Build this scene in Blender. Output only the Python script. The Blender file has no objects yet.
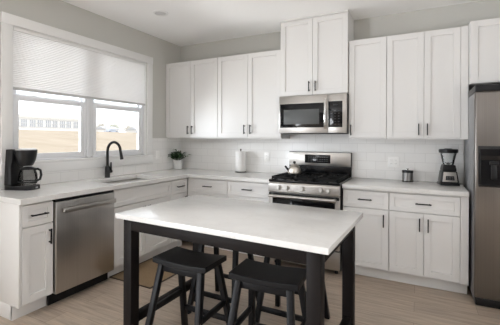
import bpy, bmesh, math, random
from mathutils import Vector, Matrix
random.seed(7)
S = bpy.context.scene
COL = S.collection
R = math.radians
PI = math.pi

# ------------------------------------------------------------------ camera, sky, lights, exposure
def make_camera():
    yaw, roll = 0.4705, 0.004
    fw = Vector((-math.sin(yaw), math.cos(yaw), 0)); rt = Vector((math.cos(yaw), math.sin(yaw), 0)); up = Vector((0, 0, 1))
    rt2 = rt*math.cos(roll)+up*math.sin(roll); up2 = up*math.cos(roll)-rt*math.sin(roll)
    cd = bpy.data.cameras.new('camera'); cam = bpy.data.objects.new('camera', cd); COL.objects.link(cam)
    cam.matrix_world = Matrix(((rt2.x, up2.x, -fw.x, 3.24), (rt2.y, up2.y, -fw.y, -4.03), (rt2.z, up2.z, -fw.z, 1.372), (0, 0, 0, 1)))
    cd.sensor_width = 36; cd.lens = 332.5*36/500; cd.shift_y = -24/500; cd.clip_start = .02; cd.clip_end = 500
    S.camera = cam
make_camera()

S.view_settings.view_transform = 'Standard'; S.view_settings.look = 'None'; S.view_settings.gamma = 1
S.view_settings.use_curve_mapping = False
S.view_settings.exposure = 0.62
S.cycles.max_bounces = 14; S.cycles.diffuse_bounces = 10; S.cycles.transparent_max_bounces = 12

W = bpy.data.worlds.new('overcast_sky'); S.world = W; W.use_nodes = True
bg = W.node_tree.nodes['Background']; bg.inputs[0].default_value = (.94, .975, 1.03, 1); bg.inputs[1].default_value = 1.6

def area(name, loc, rot, sx, sy, power, col=(1, 1, 1)):
    l = bpy.data.lights.new(name, 'AREA'); l.shape = 'RECTANGLE'; l.size = sx; l.size_y = sy; l.energy = power; l.color = col
    o = bpy.data.objects.new(name, l); o.location = loc; o.rotation_euler = rot; COL.objects.link(o); return o
# lamps added outside the window over the sink, boosting its daylight
def aimed(name, loc, target, sx, sy, power, col):
    o = area(name, loc, (0, 0, 0), sx, sy, power, col)
    o.rotation_euler = (Vector(target)-Vector(loc)).to_track_quat('-Z', 'Z').to_euler(); return o
aimed('window_daylight_boost', (-3.9, -5.3, 1.9), (.5, -.6, 1.6), 5.0, 3.6, 1000, (.92, .965, 1.03))  # unseen side lamp, added to brighten the tile and left cabinets
aimed('ceiling_fill', (-1.15, -1.6, -.05), (.8, -1.55, 2.7), 3.6, 1.3, 260, (.97, .97, .98))  # added lamp below the sill, aimed up to brighten the ceiling
# fill lamp added in the invented left-wall opening behind the camera, tilted up
area('rear_left_fill', (-.45, -6.0, .75), (0, R(-90-48), 0), 1.5, 2.7, 165, (.92, .965, 1.03))

# ------------------------------------------------------------------ materials
def new_mat(name):
    m = bpy.data.materials.new(name); m.use_nodes = True
    return m, m.node_tree, m.node_tree.nodes['Principled BSDF']
def mat(name, col, rough=.5, metal=0., spec=None, coat=0., bump=None, trans=0.):
    m, t, b = new_mat(name)
    b.inputs['Base Color'].default_value = (*col, 1); b.inputs['Roughness'].default_value = rough; b.inputs['Metallic'].default_value = metal
    if spec is not None: b.inputs['Specular IOR Level'].default_value = spec
    if coat: b.inputs['Coat Weight'].default_value = coat; b.inputs['Coat Roughness'].default_value = .1
    if bump:
        sc, st = bump
        tc = t.nodes.new('ShaderNodeTexCoord'); n = t.nodes.new('ShaderNodeTexNoise'); n.inputs['Scale'].default_value = sc; n.inputs['Detail'].default_value = 3
        bp = t.nodes.new('ShaderNodeBump'); bp.inputs['Strength'].default_value = st; bp.inputs['Distance'].default_value = .002
        t.links.new(tc.outputs['Object'], n.inputs['Vector']); t.links.new(n.outputs['Fac'], bp.inputs['Height']); t.links.new(bp.outputs['Normal'], b.inputs['Normal'])
    return m
def ramp(t, fac, stops):
    r = t.nodes.new('ShaderNodeValToRGB'); e = r.color_ramp.elements
    while len(e) < len(stops): e.new(.5)
    for k, (p, c) in zip(e, stops): k.position = p; k.color = (*c, 1)
    t.links.new(fac, r.inputs[0]); return r
def mapped(t, scale, coord='Object', rot=(0, 0, 0), loc=(0, 0, 0)):
    tc = t.nodes.new('ShaderNodeTexCoord'); mp = t.nodes.new('ShaderNodeMapping')
    mp.inputs['Scale'].default_value = scale; mp.inputs['Rotation'].default_value = rot; mp.inputs['Location'].default_value = loc
    t.links.new(tc.outputs[coord], mp.inputs[0]); return mp.outputs[0]
def noise(t, vec, scale, detail=3, rough=.5):
    n = t.nodes.new('ShaderNodeTexNoise'); n.inputs['Scale'].default_value = scale; n.inputs['Detail'].default_value = detail; n.inputs['Roughness'].default_value = rough
    t.links.new(vec, n.inputs['Vector']); return n.outputs['Fac']

WALL = mat('greige_wall_paint', (.56, .557, .524), .75, bump=(260, .08))
CEIL = mat('white_ceiling_paint', (.92, .92, .915), .85, bump=(200, .06))
WHITE = mat('white_painted_cabinet', (.735, .728, .714), .38)
TRIM = mat('white_trim_paint', (.82, .82, .81), .4)
VINYL = mat('white_vinyl', (.80, .81, .83), .35)
BLACKM = mat('black_powder_coat', (.009, .009, .010), .4, spec=.35)
BLACKP = mat('black_plastic', (.008, .008, .009), .32, spec=.35)
BLACKW = mat('black_painted_wood', (.008, .008, .0088), .42, spec=.18, bump=(40, .12))
ISLW = mat('espresso_black_wood', (.010, .008, .0075), .5, spec=.12, bump=(40, .12))
BGLASS = mat('black_glass', (.006, .006, .007), .08, spec=.35)
WGLASS = mat('microwave_window_mesh', (.10, .105, .105), .35, spec=.3)
IRON = mat('cast_iron', (.008, .008, .008), .6, spec=.2, bump=(120, .2))
ENAMEL = mat('black_enamel', (.007, .007, .008), .2, spec=.3)
CHROME = mat('polished_metal', (.75, .74, .72), .16, 1)
KETTLEM = mat('warm_brushed_kettle_steel', (.66, .62, .56), .3, 1)
CERAMIC = mat('white_ceramic', (.74, .74, .72), .4)
PLASTICW = mat('white_plastic', (.90, .90, .885), .35)
PAPER = mat('paper_towel', (.86, .855, .84), .95, bump=(90, .4))
SOIL = mat('potting_soil', (.05, .035, .025), .95)
SILVERPR = mat('grey_button_print', (.11, .115, .12), .4)
GREYPL = mat('grey_plastic', (.30, .30, .30), .4)
DARKIN = mat('dark_gap', (.02, .02, .02), .7)
COFFEE = mat('coffee', (.02, .01, .006), .15)

def steel(name, col, rough, axis):
    m, t, b = new_mat(name)
    sc = [3, 3, 3]; sc[axis] = .25; sc = [s*60 if i != axis else s for i, s in enumerate(sc)]
    n = noise(t, mapped(t, sc), 1.0, 2)
    r = ramp(t, n, [(.3, tuple(c*.93 for c in col)), (.7, tuple(min(1, c*1.05) for c in col))])
    t.links.new(r.outputs[0], b.inputs['Base Color'])
    b.inputs['Metallic'].default_value = 1; b.inputs['Roughness'].default_value = rough
    b.inputs['Anisotropic'].default_value = .4
    return m
STEEL = steel('brushed_stainless_steel', (.50, .48, .455), .32, 0)
STEELV = steel('vertical_brushed_stainless_steel', (.50, .48, .46), .30, 2)
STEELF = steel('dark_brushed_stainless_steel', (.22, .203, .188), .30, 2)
KNOB = mat('satin_knob_metal', (.50, .485, .46), .38, 1)
STEELD = mat('sink_stainless_steel', (.66, .65, .63), .45, 1)
STEELS = mat('grey_appliance_side', (.30, .30, .305), .45)

def quartz():
    m, t, b = new_mat('white_quartz')
    v = mapped(t, (1, 1, 1))
    n1 = noise(t, v, 2.2, 6, .62)
    r1 = ramp(t, n1, [(.40, (.705, .70, .685)), (.50, (.735, .73, .715)), (.60, (.755, .75, .735))])
    n2 = noise(t, mapped(t, (1.3, 2.6, 1), rot=(0, 0, .5)), 1.5, 8, .7)
    r2 = ramp(t, n2, [(.485, (1, 1, 1)), (.5, (.93, .925, .915)), (.515, (1, 1, 1))])
    mx = t.nodes.new('ShaderNodeMix'); mx.data_type = 'RGBA'; mx.blend_type = 'MULTIPLY'; mx.inputs[0].default_value = .8
    t.links.new(r1.outputs[0], mx.inputs[6]); t.links.new(r2.outputs[0], mx.inputs[7]); t.links.new(mx.outputs[2], b.inputs['Base Color'])
    b.inputs['Roughness'].default_value = .2
    return m
QUARTZ = quartz()

def planks():
    m, t, b = new_mat('greige_oak_plank_floor')
    v = mapped(t, (1, 1, 1))
    br = t.nodes.new('ShaderNodeTexBrick'); br.offset = .37; br.inputs['Scale'].default_value = 1
    br.inputs['Brick Width'].default_value = 1.22; br.inputs['Row Height'].default_value = .18; br.inputs['Mortar Size'].default_value = .0014
    br.inputs['Color1'].default_value = (.47, .385, .305, 1); br.inputs['Color2'].default_value = (.39, .315, .25, 1); br.inputs['Mortar'].default_value = (.22, .18, .145, 1)
    br.inputs['Bias'].default_value = -.1
    t.links.new(v, br.inputs['Vector'])
    g = noise(t, mapped(t, (1.3, 16, 1)), 2.2, 7, .65)
    rg = ramp(t, g, [(.3, (.72, .72, .73)), (.5, (.98, .98, .98)), (.7, (1.22, 1.20, 1.18))])
    g2 = noise(t, mapped(t, (5, 120, 1)), 1, 3)
    rg2 = ramp(t, g2, [(.3, (.9, .9, .9)), (.7, (1.08, 1.08, 1.08))])
    a = None
    prev = br.outputs['Color']
    for r in (rg, rg2):
        mx = t.nodes.new('ShaderNodeMix'); mx.data_type = 'RGBA'; mx.blend_type = 'MULTIPLY'; mx.inputs[0].default_value = 1
        t.links.new(prev, mx.inputs[6]); t.links.new(r.outputs[0], mx.inputs[7]); prev = mx.outputs[2]
    t.links.new(prev, b.inputs['Base Color']); b.inputs['Roughness'].default_value = .42
    bp = t.nodes.new('ShaderNodeBump'); bp.inputs['Strength'].default_value = .12; bp.inputs['Distance'].default_value = .002
    t.links.new(g, bp.inputs['Height']); t.links.new(bp.outputs['Normal'], b.inputs['Normal'])
    return m
FLOOR = planks()

def tiles(axis):
    m, t, b = new_mat('white_subway_tile_'+axis)
    tc = t.nodes.new('ShaderNodeTexCoord'); sp = t.nodes.new('ShaderNodeSeparateXYZ'); cb = t.nodes.new('ShaderNodeCombineXYZ')
    t.links.new(tc.outputs['Object'], sp.inputs[0]); t.links.new(sp.outputs['X' if axis == 'x' else 'Y'], cb.inputs[0])
    ad = t.nodes.new('ShaderNodeMath'); ad.operation = 'ADD'; ad.inputs[1].default_value = -.92
    t.links.new(sp.outputs['Z'], ad.inputs[0]); t.links.new(ad.outputs[0], cb.inputs[1])
    br = t.nodes.new('ShaderNodeTexBrick'); br.offset = .5; br.inputs['Scale'].default_value = 1
    br.inputs['Brick Width'].default_value = .20; br.inputs['Row Height'].default_value = .1; br.inputs['Mortar Size'].default_value = .0022; br.inputs['Mortar Smooth'].default_value = .3
    br.inputs['Color1'].default_value = (.82, .815, .80, 1); br.inputs['Color2'].default_value = (.845, .84, .825, 1); br.inputs['Mortar'].default_value = (.70, .695, .68, 1)
    t.links.new(cb.outputs[0], br.inputs['Vector']); t.links.new(br.outputs['Color'], b.inputs['Base Color'])
    b.inputs['Roughness'].default_value = .16
    iv = t.nodes.new('ShaderNodeMath'); iv.operation = 'SUBTRACT'; iv.inputs[0].default_value = 1; t.links.new(br.outputs['Fac'], iv.inputs[1])
    n = noise(t, mapped(t, (1, 1, 1)), 9, 2)
    mm = t.nodes.new('ShaderNodeMath'); mm.operation = 'MULTIPLY_ADD'; mm.inputs[1].default_value = .35
    t.links.new(n, mm.inputs[0]); t.links.new(iv.outputs[0], mm.inputs[2])
    bp = t.nodes.new('ShaderNodeBump'); bp.inputs['Strength'].default_value = .35; bp.inputs['Distance'].default_value = .002
    t.links.new(mm.outputs[0], bp.inputs['Height']); t.links.new(bp.outputs['Normal'], b.inputs['Normal'])
    return m
TILEX = tiles('x'); TILEY = tiles('y')

def glass(name, tint=(1, 1, 1), gloss=.08):
    m = bpy.data.materials.new(name); m.use_nodes = True; t = m.node_tree; t.nodes.clear()
    o = t.nodes.new('ShaderNodeOutputMaterial'); mx = t.nodes.new('ShaderNodeMixShader'); tr = t.nodes.new('ShaderNodeBsdfTransparent'); gl = t.nodes.new('ShaderNodeBsdfGlossy')
    tr.inputs[0].default_value = (*tint, 1); gl.inputs['Roughness'].default_value = .02
    fr = t.nodes.new('ShaderNodeFresnel'); fr.inputs[0].default_value = 1.35
    t.links.new(fr.outputs[0], mx.inputs[0]); t.links.new(tr.outputs[0], mx.inputs[1]); t.links.new(gl.outputs[0], mx.inputs[2]); t.links.new(mx.outputs[0], o.inputs[0])
    return m
PANE = glass('window_glass', (.97, .98, .98))
CLEAR = glass('clear_glass', (.97, .98, .98))
SMOKE = glass('smoked_glass', (.66, .66, .66))

def shade():
    m = bpy.data.materials.new('white_cellular_fabric'); m.use_nodes = True; t = m.node_tree; t.nodes.clear()
    o = t.nodes.new('ShaderNodeOutputMaterial'); mx = t.nodes.new('ShaderNodeMixShader'); d = t.nodes.new('ShaderNodeBsdfDiffuse'); tr = t.nodes.new('ShaderNodeBsdfTranslucent')
    d.inputs[0].default_value = (.93, .93, .93, 1); tr.inputs[0].default_value = (.84, .84, .83, 1); mx.inputs[0].default_value = .06
    t.links.new(d.outputs[0], mx.inputs[1]); t.links.new(tr.outputs[0], mx.inputs[2]); t.links.new(mx.outputs[0], o.inputs[0])
    return m
SHADE = shade()

def field():
    m, t, b = new_mat('dry_grass')
    n = noise(t, mapped(t, (.12, .5, 1)), 1.2, 6, .6)
    r = ramp(t, n, [(.3, (.36, .285, .20)), (.55, (.42, .335, .245)), (.75, (.47, .385, .29))])
    t.links.new(r.outputs[0], b.inputs['Base Color']); b.inputs['Roughness'].default_value = 1
    return m
FIELD = field()
OUTW = mat('pale_school_siding', (.80, .79, .77), .8)
OUTR = mat('pale_roof_edge', (.70, .68, .64), .8)
OUTG = mat('hazy_window_glass', (.36, .38, .42), .4)  # distance haze is mixed into this pale glass colour
LEAFOUT = mat('hazy_spring_foliage', (.60, .60, .50), .9)  # haze painted into this and the next foliage colour
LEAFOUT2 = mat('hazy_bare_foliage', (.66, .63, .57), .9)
BARK = mat('bark', (.2, .17, .14), .9)
CARM = mat('blue_grey_car_paint', (.42, .46, .56), .4)
POLE = mat('weathered_pole', (.60, .60, .60), .8)
LEAF = None
def leafm():
    m, t, b = new_mat('green_leaf')
    n = noise(t, mapped(t, (1, 1, 1)), 30, 2)
    r = ramp(t, n, [(.3, (.018, .05, .02)), (.6, (.045, .105, .04)), (.8, (.10, .17, .075))])
    t.links.new(r.outputs[0], b.inputs['Base Color']); b.inputs['Roughness'].default_value = .4
    return m
LEAF = leafm()
MATM = None
def jute():
    m, t, b = new_mat('tan_woven_mat')
    n = noise(t, mapped(t, (1, 1, 1)), 160, 2); r = ramp(t, n, [(.3, (.20, .135, .075)), (.7, (.29, .205, .12))])
    t.links.new(r.outputs[0], b.inputs['Base Color']); b.inputs['Roughness'].default_value = .9
    return m
MATM = jute(); MATE = mat('dark_mat_binding', (.05, .035, .025), .85)
DARKROOM = mat('dark_taupe_room_paint', (.17, .15, .135), .8)
PLAINROOM = mat('plain_room_paint', (.80, .80, .79), .8)

# ------------------------------------------------------------------ mesh helpers
def B(): return bmesh.new()
def bevel_new(bm, geom_edges, w, seg=2):
    if w > 0: bmesh.ops.bevel(bm, geom=geom_edges, offset=w, segments=seg, affect='EDGES', profile=.5)
def box(bm, x0, x1, y0, y1, z0, z1, bev=0., seg=2):
    t = bmesh.new()
    vs = [t.verts.new((x, y, z)) for x in (x0, x1) for y in (y0, y1) for z in (z0, z1)]
    for f in ((0, 1, 3, 2), (4, 6, 7, 5), (0, 4, 5, 1), (2, 3, 7, 6), (0, 2, 6, 4), (1, 5, 7, 3)): t.faces.new([vs[i] for i in f])
    bmesh.ops.recalc_face_normals(t, faces=t.faces)
    bevel_new(t, list(t.edges), bev, seg)
    merge(bm, t); return bm
def merge(bm, t, mtx=None):
    if mtx is not None: bmesh.ops.transform(t, matrix=mtx, verts=t.verts)
    me = bpy.data.meshes.new('tmp'); t.to_mesh(me); t.free(); bm.from_mesh(me); bpy.data.meshes.remove(me)
def lathe(bm, prof, n=24, c=(0, 0, 0), mtx=None, cap=True):
    t = bmesh.new(); rings = []
    for r, z in prof:
        if r < 1e-6: rings.append([t.verts.new((0, 0, z))])
        else: rings.append([t.verts.new((r*math.cos(2*PI*k/n), r*math.sin(2*PI*k/n), z)) for k in range(n)])
    for a, b in zip(rings, rings[1:]):
        for k in range(n):
            k2 = (k+1) % n
            if len(a) == 1 and len(b) == 1: continue
            if len(a) == 1: t.faces.new((a[0], b[k2], b[k]))
            elif len(b) == 1: t.faces.new((a[k], a[k2], b[0]))
            else: t.faces.new((a[k], a[k2], b[k2], b[k]))
    if cap:
        for r_ in (rings[0], rings[-1]):
            if len(r_) > 2: t.faces.new(r_)
    bmesh.ops.recalc_face_normals(t, faces=t.faces)
    M = Matrix.Translation(c) @ (mtx if mtx is not None else Matrix())
    merge(bm, t, M); return bm
def cyl(bm, p0, p1, r, n=16, r2=None, bev=0.):
    p0, p1 = Vector(p0), Vector(p1); d = p1-p0; L = d.length
    q = d.to_track_quat('Z', 'Y').to_matrix().to_4x4(); r2 = r if r2 is None else r2
    if bev: pr = [(0, 0), (r-bev, 0), (r, bev), (r2, L-bev), (r2-bev, L), (0, L)]
    else: pr = [(0, 0), (r, 0), (r2, L), (0, L)]
    lathe(bm, pr, n, p0, q); return bm
def tube(bm, pts, r, n=10, caps=True):
    pts = [Vector(p) for p in pts]; t = bmesh.new(); rings = []
    tang = [(pts[min(i+1, len(pts)-1)]-pts[max(i-1, 0)]).normalized() for i in range(len(pts))]
    u = tang[0].orthogonal().normalized()
    for i, p in enumerate(pts):
        u = (u-tang[i]*u.dot(tang[i])).normalized(); v = tang[i].cross(u)
        rr = r[i] if isinstance(r, (list, tuple)) else r
        rings.append([t.verts.new(p+(u*math.cos(2*PI*k/n)+v*math.sin(2*PI*k/n))*rr) for k in range(n)])
    for a, b in zip(rings, rings[1:]):
        for k in range(n): t.faces.new((a[k], a[(k+1) % n], b[(k+1) % n], b[k]))
    if caps: t.faces.new(rings[0]); t.faces.new(rings[-1])
    bmesh.ops.recalc_face_normals(t, faces=t.faces); merge(bm, t); return bm
def bar(bm, p0, p1, w, d, bev=.002, side=(1, 0, 0)):
    """square bar between two points; cross-section w along 'side', d across it; ends cut level"""
    p0, p1 = Vector(p0), Vector(p1); t = bmesh.new(); s = Vector(side).normalized(); ax = (p1-p0).normalized()
    if abs(ax.z) > .6:
        o = Vector((0, 0, 1)).cross(s).normalized()
    else:
        s = Vector((0, 0, 1)); o = ax.cross(s).normalized(); s = o.cross(ax).normalized()
    vs = []
    for p in (p0, p1):
        for a, b in ((-1, -1), (1, -1), (1, 1), (-1, 1)): vs.append(t.verts.new(p+s*a*w/2+o*b*d/2))
    for f in ((0, 1, 2, 3), (7, 6, 5, 4), (0, 4, 5, 1), (1, 5, 6, 2), (2, 6, 7, 3), (3, 7, 4, 0)): t.faces.new([vs[i] for i in f])
    bmesh.ops.recalc_face_normals(t, faces=t.faces)
    bevel_new(t, list(t.edges), bev, 2); merge(bm, t); return bm
def prism(bm, poly, axis, a, b, bev=0.):
    """extrude a 2-D polygon along axis from a to b; poly coords are the other two axes in order"""
    t = bmesh.new()
    def P(u, v, w):
        return {'x': (w, u, v), 'y': (u, w, v), 'z': (u, v, w)}[axis]
    r0 = [t.verts.new(P(u, v, a)) for u, v in poly]; r1 = [t.verts.new(P(u, v, b)) for u, v in poly]; n = len(poly)
    t.faces.new(r0); t.faces.new(r1[::-1])
    for k in range(n): t.faces.new((r0[k], r1[k], r1[(k+1) % n], r0[(k+1) % n]))
    bmesh.ops.recalc_face_normals(t, faces=t.faces)
    bevel_new(t, list(t.edges), bev, 2); merge(bm, t); return bm
def obj(name, bm, m, parent=None, smooth=35, label=None, loc=None):
    me = bpy.data.meshes.new(name); bm.to_mesh(me); bm.free(); me.materials.append(m)
    if smooth:
        for p in me.polygons: p.use_smooth = True
        try: me.set_sharp_from_angle(angle=R(smooth))
        except Exception: pass
    o = bpy.data.objects.new(name, me); COL.objects.link(o)
    if parent: o.parent = parent
    if label: o['label'] = label
    if loc: o.location = loc
    return o
def thing(name, label, cat, loc=(0, 0, 0), rz=0., group=None):
    o = bpy.data.objects.new(name, None); COL.objects.link(o); o.empty_display_size = .1
    o.location = loc; o.rotation_euler = (0, 0, rz); o['label'] = label; o['category'] = cat
    if group: o['group'] = group
    return o
def tag(o, label, cat, group=None):
    o['label'] = label; o['category'] = cat
    if group: o['group'] = group
    return o
def struct(o, label, cat):
    o['kind'] = 'structure'; o['label'] = label; o['category'] = cat; return o
def copy_tree(o, parent=None):
    c = o.copy(); COL.objects.link(c); c.parent = parent
    for ch in list(o.children): copy_tree(ch, c)
    return c

# ------------------------------------------------------------------ setting
H = 2.765
XW = 5.6
# window opening in the left wall
OY0, OY1, OZ0, OZ1 = -2.355, -.71, 1.145, 2.375
bm = B()
box(bm, -.14, 0, -8.14, -7.4, -.02, H); box(bm, -.14, 0, -7.4, -4.6, 2.45, H); box(bm, -.14, 0, -4.6, OY0, -.02, H); box(bm, -.14, 0, OY1, .14, -.02, H)  # gap behind the camera is cut for the added fill lamp
box(bm, -.14, 0, OY0, OY1, -.02, OZ0); box(bm, -.14, 0, OY0, OY1, OZ1, H)
wl = struct(obj('wall_left', bm, WALL, smooth=0), 'greige painted wall on the left with the window over the sink', 'wall')
bm = B(); box(bm, .0, XW+.14, 0, .14, -.02, H)
wb = struct(obj('wall_back', bm, WALL, smooth=0), 'greige painted back wall behind the range and white cabinets', 'wall')
bm = B(); box(bm, XW, XW+.14, -8.14, 0, -.02, H)
struct(obj('wall_right', bm, PLAINROOM, smooth=0), 'plain painted wall beyond the refrigerator', 'wall')
bm = B(); box(bm, 0, XW, -8.14, -8.0, -.02, H)
struct(obj('wall_rear', bm, DARKROOM, smooth=0), 'plain dark painted wall of the living area opposite the kitchen', 'wall')
bm = B(); box(bm, -.14, XW+.14, -8.14, .14, -.12, 0)
struct(obj('floor', bm, FLOOR, smooth=0), 'greige wood plank floor', 'floor')
bm = B(); box(bm, -.14, XW+.14, -8.14, .14, H, H+.12)
struct(obj('ceiling', bm, CEIL, smooth=0), 'flat white painted ceiling', 'ceiling')
# tile splashback
bm = B(); box(bm, .009, 3.646, -.009, -.0005, .921, 1.3715); box(bm, 1.77, 2.55, -.009, -.0005, 1.3715, 1.45)
obj('backsplash', bm, TILEX, wb, smooth=0, label='white subway tile on the back wall')
bm = B()
box(bm, .0005, .009, -2.62, -.0005, .921, 1.035); box(bm, .0005, .009, -.612, -.0005, 1.035, 1.3715); box(bm, .0005, .009, -2.62, -2.442, 1.035, 1.3715)
obj('backsplash', bm, TILEY, wl, smooth=0, label='white subway tile under and beside the window')

# window trim (casing boards, sill and jamb lining)
bm = B()
box(bm, .0, .02, -2.44, -2.35, 1.14, 2.46, .003); box(bm, .0, .02, -.705, -.612, 1.14, 2.46, .003)
box(bm, .0, .022, -2.445, -.607, 2.372, 2.464, .003); box(bm, .0, .024, -2.445, -.607, 1.037, 1.145, .003)
box(bm, -.05, .028, -2.352, -.708, 1.130, 1.150, .003)
# jamb lining
box(bm, -.135, .0, -2.356, -2.346, 1.15, 2.372); box(bm, -.135, .0, -.719, -.709, 1.15, 2.372); box(bm, -.135, .0, -2.356, -.709, 2.365, 2.378)
box(bm, -.135, -.05, -2.356, -.709, 1.138, 1.150)
struct(obj('trim_1', bm, TRIM), 'wide white casing boards around the window over the sink', 'trim')
def window(name, y0, y1, label):
    w = struct(thing(name, label, 'window', (-.07, 0, 0)), label, 'window')
    b = B()
    for a in ((y0, y0+.030), (y1-.030, y1)): box(b, -.045, .03, a[0], a[1], 1.151, 2.364, .002)
    box(b, -.045, .03, y0, y1, 1.151, 1.170, .002); box(b, -.045, .03, y0, y1, 2.345, 2.364, .002)
    obj('window_frame', b, VINYL, w)
    def sash(x0, x1, z0, z1, lock):
        a0, a1 = y0+.031, y1-.031; b = B(); s = .046
        box(b, x0, x1, a0, a0+s, z0, z1, .003); box(b, x0, x1, a1-s, a1, z0, z1, .003)
        box(b, x0, x1, a0+s-.004, a1-s+.004, z0, z0+.05, .003); box(b, x0, x1, a0+s-.004, a1-s+.004, z1-.052, z1, .003)
        so = obj('sash', b, VINYL, w)
        b = B(); xm = (x0+x1)/2; box(b, xm-.003, xm+.003, a0+s-.006, a1-s+.006, z0+.045, z1-.047); obj('pane', b, PANE, so, smooth=0)
        if lock:
            for fy in (.25, .75):
                b = B(); yc = a0+(a1-a0)*fy; box(b, x0+.004, x1-.004, yc-.03, yc+.03, z1, z1+.007, .002); cyl(b, (xm, yc-.01, z1+.007), (xm, yc+.02, z1+.014), .006, 8)
                obj('sash_lock', b, VINYL, so)
    sash(-.005, .027, 1.171, 1.765, True)
    sash(-.042, -.010, 1.735, 2.344, False)
window('window_1', -2.345, -1.560, 'left double-hung white window over the counter, behind the shade')
window('window_2', -1.520, -.720, 'right double-hung white window over the sink, behind the shade')
bm = B(); box(bm, -.12, -.035, -1.5605, -1.5195, 1.151, 2.364, .003)
struct(obj('trim_2', bm, VINYL), 'white mullion post between the two windows', 'trim')

# cellular shade
sh = thing('cellular_shade', 'white cellular shade pulled halfway down over the window', 'window shade', (-.016, -1.53, 0))
HW = .807
bm = B(); n = 30; z0, z1 = 1.828, 2.335
pr = []
for k in range(n*2+1): pr.append((.005 if k % 2 else .0, z0+(z1-z0)*k/(n*2)))
f = [[bm.verts.new((x, y, z)) for x, z in pr] for y in (-HW, HW)]
for k in range(len(pr)-1): bm.faces.new((f[0][k], f[1][k], f[1][k+1], f[0][k+1]))
obj('pleated_fabric', bm, SHADE, sh, smooth=0)
bm = B(); box(bm, -.014, .016, -HW-.002, HW+.002, 2.335, 2.364, .003); obj('head_rail', bm, TRIM, sh)
bm = B(); box(bm, -.010, .014, -HW-.002, HW+.002, 1.803, 1.828, .004); obj('bottom_rail', bm, mat('grey_white_rail', (.55, .55, .55), .4), sh)

# recessed light
rl = thing('recessed_light', 'round white recessed light in the ceiling, switched off', 'ceiling light', (.672, -1.185, H))
bm = B(); lathe(bm, [(.062, -.0005), (.085, -.0005), (.083, -.006), (.066, -.010), (.058, -.004), (.058, -.0005)], 32, cap=False); obj('trim_ring', bm, TRIM, rl)
bm = B(); lathe(bm, [(0, -.002), (.058, -.002), (.058, -.0005), (0, -.0005)], 32); obj('lens', bm, mat('frosted_lens_off', (.66, .66, .65), .5), rl)

# ------------------------------------------------------------------ cabinets
def shaker(w, h, t=.02, fr=.057, rec=.011, x0=0., z0=0., yf=0.):
    """door with a recessed panel; its front at y=yf, lower left corner at (x0,z0)"""
    b = B(); fr = min(fr, h*.30, w*.3)
    y0, y1 = yf, yf+t
    box(b, x0, x0+fr, y0, y1, z0, z0+h, .0015, 1); box(b, x0+w-fr, x0+w, y0, y1, z0, z0+h, .0015, 1)
    box(b, x0+fr-.0005, x0+w-fr+.0005, y0, y1, z0+h-fr, z0+h, .0012, 1); box(b, x0+fr-.0005, x0+w-fr+.0005, y0, y1, z0, z0+fr, .0012, 1)
    box(b, x0+fr-.003, x0+w-fr+.003, y0+rec, y1-.003, z0+fr-.003, z0+h-fr+.003)
    return b
def pull(length, vertical):
    b = B(); h = length/2; r = .0055
    if vertical:
        box(b, -r, r, -.034, -.024, -h, h, .0015)
        for s in (-1, 1): box(b, -r*.8, r*.8, -.028, 0, s*(h-.014)-.005, s*(h-.014)+.005)
    else:
        box(b, -h, h, -.034, -.024, -r, r, .0015)
        for s in (-1, 1): box(b, s*(h-.014)-.005, s*(h-.014)+.005, -.028, 0, -r*.8, r*.8)
    return b
def front(root, kind, x0, x1, z0, z1, yf, hx=None, hz=None, hl=.12, vertical=True, fr=.057):
    d = obj(kind, shaker(x1-x0, z1-z0, x0=x0, z0=z0, yf=yf, fr=fr), WHITE, root, smooth=25)
    if hx is not None:
        obj('handle', pull(hl, vertical), BLACKM, d, label='matte black bar pull', loc=(hx, yf, hz))
    return d
HP = .012  # handle offset into stile helper
def upper(name, label, x0, x1, z0, z1, depth, doors, hz, loc=(0, 0, 0), bot=.015, top=.004, hl=.115, frm=.057, filler=None, group='white shaker wall cabinets'):
    """doors: list of (x0,x1,handle_x or None); front at y=-depth"""
    r = thing(name, label, 'cabinet', (x0, 0, z0), 0, group)
    b = B(); box(b, .001, x1-x0-.001, -depth+.0205, -.001, 0, z1-z0, .001, 1)
    if filler: box(b, filler[0]-x0, filler[1]-x0, -depth+.004, -depth+.022, 0, z1-z0, .001, 1)
    obj('body', b, WHITE, r, smooth=25)
    for a, c, hx in doors:
        front(r, 'door', a-x0+.0015, c-x0-.0015, bot, z1-z0-top, -depth, None if hx is None else hx-x0, hz-z0, hl, fr=frm)
    return r
ZB, ZT = 1.372, 2.438
upper('wall_cabinet', 'white two-door wall cabinet in the corner by the window', .003, .876, ZB, ZT, .33, [(.003, .439, .405), (.439, .876, .474)], 1.485)
upper('wall_cabinet', 'white two-door wall cabinet above the paper towel, left of the microwave', .878, 1.770, ZB, ZT, .33, [(.878, 1.324, 1.283), (1.324, 1.770, 1.368)], 1.485)
upper('wall_cabinet', 'tall white two-door cabinet above the microwave reaching the ceiling', 1.774, 2.553, 1.866, 2.745, .36, [(1.774, 2.163, 2.126), (2.163, 2.553, 2.201)], 1.965, bot=.004)
upper('wall_cabinet', 'narrow white single-door wall cabinet right of the microwave', 2.557, 2.938, ZB, ZT, .33, [(2.557, 2.938, 2.585)], 1.468)
upper('wall_cabinet', 'white two-door wall cabinet above the blender', 2.939, 3.650, ZB, ZT, .33, [(2.939, 3.282, 3.236), (3.282, 3.588, 3.312)], 1.468, filler=(3.588, 3.650))
upper('wall_cabinet', 'deeper white wall cabinet above the stainless refrigerator', 3.652, 4.56, 1.880, 2.452, .415, [(3.656, 4.09, 4.05), (4.09, 4.556, 4.13)], 1.95, bot=.004)
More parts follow.
